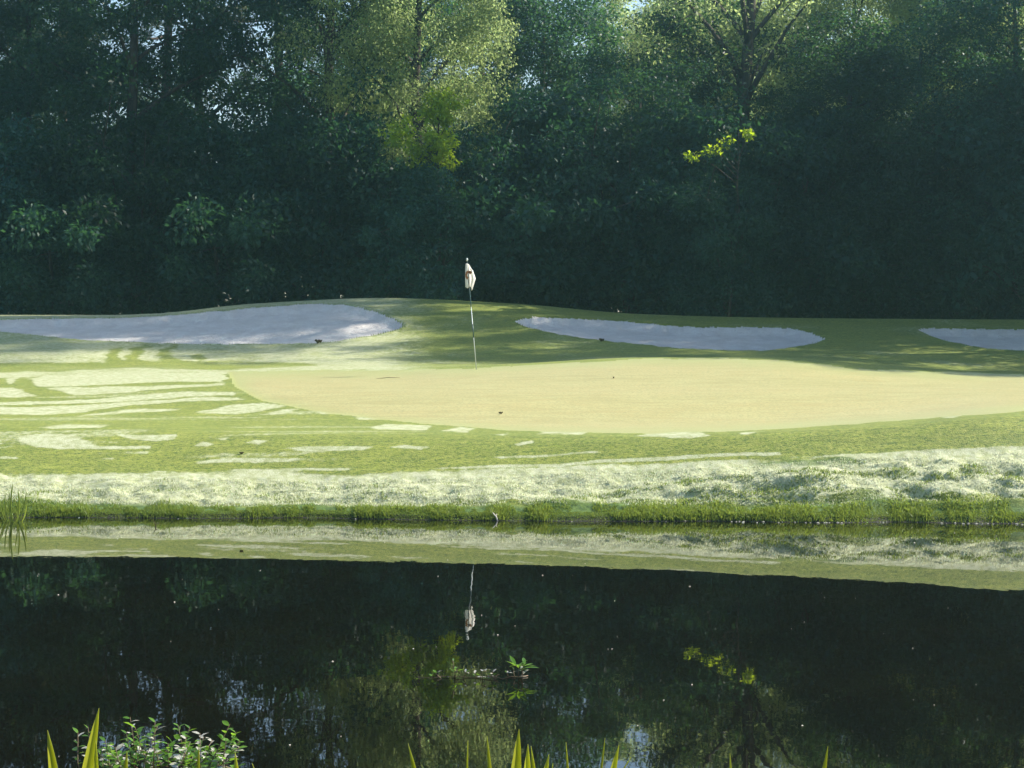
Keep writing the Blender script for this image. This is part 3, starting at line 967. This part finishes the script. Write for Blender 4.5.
o = obj('stick', g.mesh('stick'), M['driftwood']); o.location = q1; tag(o, 'short bleached stick poking out at the far water edge', 'stick')
d = 21.4
g = Geo(); g.tube([(0, 0, -.05), (.01, 0, .03), (-.03, .01, .09)], [.008, .006, .003], 6); g.tube([(.01, 0, .03), (.05, .02, .05)], [.004, .002], 6)
o = obj('stick', g.mesh('stick'), M['leaf_litter']); o.location = (wx(155, d), d, 0); tag(o, 'thin dark stick standing in the water near the left bank', 'stick')

# ------------------------------------------------------------------ reeds
def strap(g, root, tip, w, bend=.06, seg=26, tone=.5):
    """one long leaf, V-folded, tapering to its tip"""
    root, tip = np.asarray(root, float), np.asarray(tip, float)
    t = np.linspace(0, 1, seg)
    side = np.cross(tip - root, [0, 1.0, 0.15]); side /= np.linalg.norm(side)
    cen = root + (tip - root) * t[:, None] + np.outer(np.sin(t * math.pi) * bend * np.linalg.norm(tip - root), side * np.sign(tip[0] - root[0] + 1e-6) * -1)
    hw = w * .5 * np.clip((1 - t ** 14), .0, 1) * (.75 + .25 * np.sin(t * 2.6)) + .0006
    fold = np.array([0, 1.0, 0])
    a = cen - side * hw[:, None]; b = cen + fold * (hw * .5)[:, None]; c = cen + side * hw[:, None]
    v = np.stack([a, b, c], 1).reshape(-1, 3)
    i = np.arange(seg - 1)[:, None] * 3 + np.array([[0, 1]])
    q = np.stack([i, i + 1, i + 4, i + 3], -1).reshape(-1, 4)
    g.add(v, q, tone)


def reed_clump(px0, d, leaves, label, water_z):
    r = thing('reed_clump', (wx(px0, d), d, water_z), label, 'reed', 'reeds on the near pond bank')
    for k, (tx, ty, bx, w, dd) in enumerate(leaves):
        g = Geo()
        e = d + dd
        tip = np.array([wx(tx, e) - wx(px0, d), dd, wz(ty, e) - water_z])
        slope = (bx - tx) / max(768 - ty, 8)
        bot_y = 768 + 330
        bx2 = bx + slope * 368 * .85
        root = np.array([wx(bx2, e) - wx(px0, d), dd * .5, -.06])
        strap(g, root, tip, w * e / F * 1.55, .02, tone=.25 + .6 * ((k * 37) % 10) / 10)
        o = obj('leaf_blade', g.mesh('leaf_blade'), M['reed'], r)
        m = o.modifiers.new('thickness', 'SOLIDIFY'); m.thickness = .0015
    return r


def near_z(x, y):
    x, y = np.array([x]), np.array([y])
    return float((1.12 - 1.0 * sstep(0.5, 5.6, y + .5 * np.sin(x * .35)) - 1.2 * sstep(5.2, 9, y) + (fbm(x * 1.2, y * 1.2, 90, 3) - .5) * .12)[0])


for px0, d, lv, lab in [
    (85, 5.0, [(47.5, 730, 58, 9, 0), (99, 708, 81, 9, .1), (96, 741, 98, 6, -.1), (127, 751, 124, 7, .05)], 'tall reed tuft with the broadest leaning leaf, left of the leafy marsh plant'),
    (222, 5.1, [(199, 745, 200, 4, .1), (235, 752, 238, 7, 0), (252, 763, 256, 5, .1)], 'short reed tuft in front of the leafy marsh plant'),
    (520, 5.0, [(408, 743, 418, 5, .1), (468, 740, 469, 2.2, 0), (487, 736, 493, 4, .1), (519, 729, 512, 10, 0), (528, 744, 525, 9, -.1), (531, 746, 536, 5, .1), (549, 754, 544, 9, -.05), (553, 763, 551, 4, 0), (566, 742, 566, 2.5, .15)],
     'widest reed tuft, several broad upright leaves at bottom centre'),
    (604, 5.1, [(605, 738, 598, 2.5, .1), (619, 745, 610, 8, 0), (631, 757, 621, 3, .1)], 'small yellowish reed tuft right of the widest tuft'),
    (732, 5.0, [(730, 753, 732, 4, 0)], 'single thin reed leaf far right of the tufts'),
    (820, 5.0, [(828, 746, 821, 6, 0)], 'single broad reed leaf at lower right, leaning right'),
]:
    reed_clump(px0, d, lv, lab, near_z(wx(px0, d), d))
# reed tuft at the far bank
d = 21.9
r = thing('reed_clump', (wx(13, d), d, 0), 'thin dark reed tuft at the far water edge on the left', 'reed')
rng = np.random.default_rng(4)
for tx, ty, bx, w in [(13, 484, 14, 2.2), (21, 489, 16, 2.0), (26, 492, 17, 1.6), (9, 492, 13, 1.8), (4, 494, 10, 1.8), (30, 503, 18, 1.6), (0, 497, 8, 1.8), (-5, 499, 6, 1.6), (18, 497, 15, 1.5), (24, 503, 16, 1.4), (11, 500, 12, 1.4), (1, 505, 9, 1.4)]:
    g = Geo()
    strap(g, (wx(bx, d) - wx(13, d), rng.normal(0, .04), -.05), (wx(tx, d) - wx(13, d), rng.normal(0, .08), wz(ty, d)), w * .7 * d / F, .05, tone=rng.random() * .25)
    obj('leaf_blade', g.mesh('leaf_blade'), M['grass_blade'], r)

# ------------------------------------------------------------------ marsh plants
def sprig(st, lf, sh, rng, root, tip, lsize, nleaf=6, shiny=.25, wf=.24):
    root, tip = np.array(root, float), np.array(tip, float)
    m = (root + tip) / 2 + rng.normal(0, .02, 3)
    st.tube([root, m, tip], [.0035, .003, .002], 5)
    for i in range(nleaf):
        f = .45 + .55 * (i + .5) / nleaf
        c = root + (tip - root) * f + (m - (root + tip) / 2) * (1 - abs(2 * f - 1))
        a = i * 2.4 + rng.normal(0, .4)
        ax = np.array([math.cos(a), math.sin(a), rng.uniform(.1, .9)])
        L = lsize * rng.uniform(.7, 1.25) * (1.1 - .25 * f)
        which = sh if rng.random() < shiny else lf
        nrm = np.array([0, 0, 1.0]) + rng.normal(0, .25, 3)
        ax /= np.linalg.norm(ax)
        s = np.cross(ax, nrm); s /= np.linalg.norm(s); n2 = np.cross(s, ax)
        tt = np.array([0, .25, .55, .8, 1.0]); ww = np.array([.05, .8, 1.0, .6, .03]) * L * wf
        cen = c + np.outer(tt * L, ax) - np.outer((tt ** 2) * L * .18, n2)
        v = np.stack([cen - s * ww[:, None] + n2 * (ww * .25)[:, None], cen, cen + s * ww[:, None] + n2 * (ww * .25)[:, None]], 1).reshape(-1, 3)
        k = np.arange(4)[:, None] * 3 + np.array([[0, 1]])
        which.add(v, np.stack([k, k + 1, k + 4, k + 3], -1).reshape(-1, 4), rng.random())


d = 10.0
rng = np.random.default_rng(8)
r = thing('marsh_plant', (wx(165, d), d, 0), 'bushy marsh plant with small green and glossy leaves paled for glare, bottom left of the pond', 'plant')
st, lf, sh = Geo(), Geo(), Geo()
tips = [(78, 727), (88, 722), (105, 735), (130, 712), (135, 722), (126, 728), (155, 716), (158, 720), (150, 735), (178, 720), (190, 722), (200, 728), (204, 732), (230, 719), (236, 727), (240, 735), (226, 735),
        (115, 742), (140, 740), (168, 738), (180, 742), (195, 745), (210, 742), (112, 755), (150, 752), (175, 755), (205, 756), (222, 750), (95, 742), (128, 757), (160, 745), (186, 733), (145, 746), (240, 742), (120, 748), (138, 760), (190, 760), (214, 760)]
tips += [(R.uniform(88, 238), R.uniform(734, 768)) for _ in range(46)]
for tx, ty in tips:
    dd = rng.uniform(-.25, .2)
    e = d + dd
    tip = np.array([wx(tx, e) - wx(165, d), dd, max(wz(ty + 5, e), .02)])
    root = np.array([tip[0] * .75 + rng.normal(0, .05), dd + rng.normal(0, .06), -.03])
    sprig(st, lf, sh, rng, root, tip, .060, 10, .27)
for _ in range(9):
    a = np.array([rng.uniform(-.4, .42), rng.uniform(-.2, .2), .02]); b = a + np.array([rng.uniform(-.25, .25), rng.uniform(-.1, .1), rng.uniform(-.01, .08)])
    st.tube([a, (a + b) / 2 + np.array([0, 0, .02]), b], [.005, .0045, .003], 5)
obj('stems', st.mesh('stems'), M['stem'], r); obj('foliage', lf.mesh('foliage'), M['marsh_leaf'], r); obj('glossy_leaves', sh.mesh('glossy_leaves'), M['shiny_leaf'], r)

d = HC * F / (678 - HY)
rng = np.random.default_rng(9)
r = thing('water_weed', (wx(470, d), d, 0), 'floating water weed stem with leafy sprouts near the reflected flag', 'plant')
st, lf, sh = Geo(), Geo(), Geo()
xx = np.linspace(416, 528, 14)
st.tube(np.stack([wx(xx, d) - wx(470, d), rng.normal(0, .02, 14), np.abs(rng.normal(0, .006, 14)) + .002], 1), np.linspace(.0018, .0042, 14), 6)
L = lambda px, y: np.array([wx(px, d) - wx(470, d), rng.normal(0, .03), wz(y, d)])
for a, b, n, s, z in [((454, 678), (453, 659), 7, .045, .1), ((455, 678), (452, 670), 5, .045, .2), ((474, 678), (474, 673), 4, .045, .2), ((441, 678), (438, 672), 4, .045, .3), ((430, 678), (432, 674), 4, .04, .3), ((463, 678), (466, 672), 4, .045, .2), ((420, 678), (418, 675), 3, .04, .5), ((491, 678), (493, 669), 5, .05, .3), ((483, 678), (486, 671), 4, .04, .5), ((480, 678), (480, 673), 3, .04, .4),
                      ((496, 678), (498, 674), 4, .035, .9), ((508, 678), (506, 674), 4, .04, .8), ((515, 678), (514, 668), 3, .05, .5), ((518, 676), (515, 663), 8, .11, .0), ((522, 676), (525, 663), 8, .11, .0), ((522, 676), (523, 673), 4, .06, 1.0), ((520, 676), (520, 667), 4, .05, .8)]:
    sprig(st, lf, sh, rng, L(*a), L(*b), s, n, z, .13 if s > .1 else .22)
obj('stems', st.mesh('stems'), M['stem'], r); obj('foliage', lf.mesh('foliage'), M['marsh_leaf'], r); obj('glossy_leaves', sh.mesh('glossy_leaves'), M['shiny_leaf'], r)

# specks of pollen and fluff on the water
n = 190
g = Geo()
dd = R.uniform(9.5, 21.6, n); x = R.uniform(-.36, .36, n) * dd
s = R.uniform(.05, 1, n) ** 3 * .006 * (.6 + dd / 22) + .0013
a = np.linspace(0, 2 * math.pi, 6, endpoint=False)
for i in range(n):
    v = np.stack([x[i] + np.cos(a) * s[i], dd[i] + np.sin(a) * s[i], np.full(6, .003)], 1)
    v = np.concatenate([v, [[x[i], dd[i], .003 + s[i] * .6]]])
    g.add(v, [[k, (k + 1) % 6, 6] for k in range(6)])
tag(obj('pollen', g.mesh('pollen'), M['driftwood']), 'pale specks of fluff floating on the dark pond', 'pollen', kind='stuff')
# drift line of froth and petals along the far water edge
g = Geo()
for i in range(60):
    px = R.uniform(720, 1060) if i < 45 else R.uniform(-20, 1060)
    q = surf(px, 1.99); rr = R.uniform(.005, .016)
    v = np.stack([q[0] + np.cos(a) * rr * R.uniform(.7, 1.8), q[1] - abs(R.normal(.03, .04)) + np.sin(a) * rr, np.full(6, .004)], 1)
    v = np.concatenate([v, [[v[:, 0].mean(), v[:, 1].mean(), .006 + rr * .7]]])
    g.add(v, [[k, (k + 1) % 6, 6] for k in range(6)])
tag(obj('froth', g.mesh('froth'), M['shiny_leaf']), 'pale drift line of froth along the far water edge', 'froth', kind='stuff')

# ------------------------------------------------------------------ morning haze
hz = build_mesh('haze', [(-140, -45, -3), (140, -45, -3), (140, 140, -3), (-140, 140, -3), (-140, -45, 34), (140, -45, 34), (140, 140, 34), (-140, 140, 34)],
                [[(3, 2, 1, 0), (4, 5, 6, 7), (0, 1, 5, 4), (1, 2, 6, 5), (2, 3, 7, 6), (3, 0, 4, 7)]], smooth=False)
m = bpy.data.materials.new('haze'); m.use_nodes = True
nt = m.node_tree; nt.nodes.remove(nt.nodes['Principled BSDF'])
pv = nt.nodes.new('ShaderNodeVolumePrincipled')
pv.inputs['Color'].default_value = (.48, .86, .95, 1)
pv.inputs['Density'].default_value = .0013
pv.inputs['Anisotropy'].default_value = .82
nt.links.new(pv.outputs[0], nt.nodes['Material Output'].inputs['Volume'])
tag(obj('haze', hz, m), 'thin sunlit morning haze', kind='stuff')

# ------------------------------------------------------------------ light, sky, camera
S = Vector((math.sin(SUN_AZ) * math.cos(SUN_EL), math.cos(SUN_AZ) * math.cos(SUN_EL), math.sin(SUN_EL)))
ld = bpy.data.lights.new('sun', 'SUN'); ld.energy = 5.0; ld.angle = math.radians(.5); ld.color = (1, .94, .82)
lo = bpy.data.objects.new('sun', ld); C.objects.link(lo)
lo.rotation_euler = S.to_track_quat('Z', 'Y').to_euler(); lo.location = (40, 60, 60)
w = bpy.data.worlds.new('World'); sc.world = w; w.use_nodes = True
nt = w.node_tree
sky = nt.nodes.new('ShaderNodeTexSky'); sky.sky_type = 'NISHITA'; sky.sun_disc = False
sky.sun_elevation = SUN_EL; sky.sun_rotation = SUN_AZ
bg = nt.nodes['Background']; bg.inputs['Strength'].default_value = .095
nt.links.new(sky.outputs[0], bg.inputs['Color'])

cd = bpy.data.cameras.new('camera'); co = bpy.data.objects.new('camera', cd); C.objects.link(co)
cd.sensor_width = 36; cd.lens = F / 1024 * 36; cd.clip_end = 5000; cd.clip_start = .05
cd.shift_y = -(384 - HY) / 1024
co.location = (0, 0, HC); co.rotation_euler = (math.radians(90), 0, 0)
sc.camera = co
vs = sc.view_settings
vs.view_transform = 'Standard'; vs.look = 'None'; vs.gamma = 1; vs.use_curve_mapping = False; vs.exposure = 1.3
sc.render.engine = 'CYCLES'
cy = sc.cycles
cy.use_denoising = True
cy.max_bounces = 7; cy.diffuse_bounces = 3; cy.glossy_bounces = 3; cy.transmission_bounces = 4; cy.volume_bounces = 1
cy.sample_clamp_indirect = 6
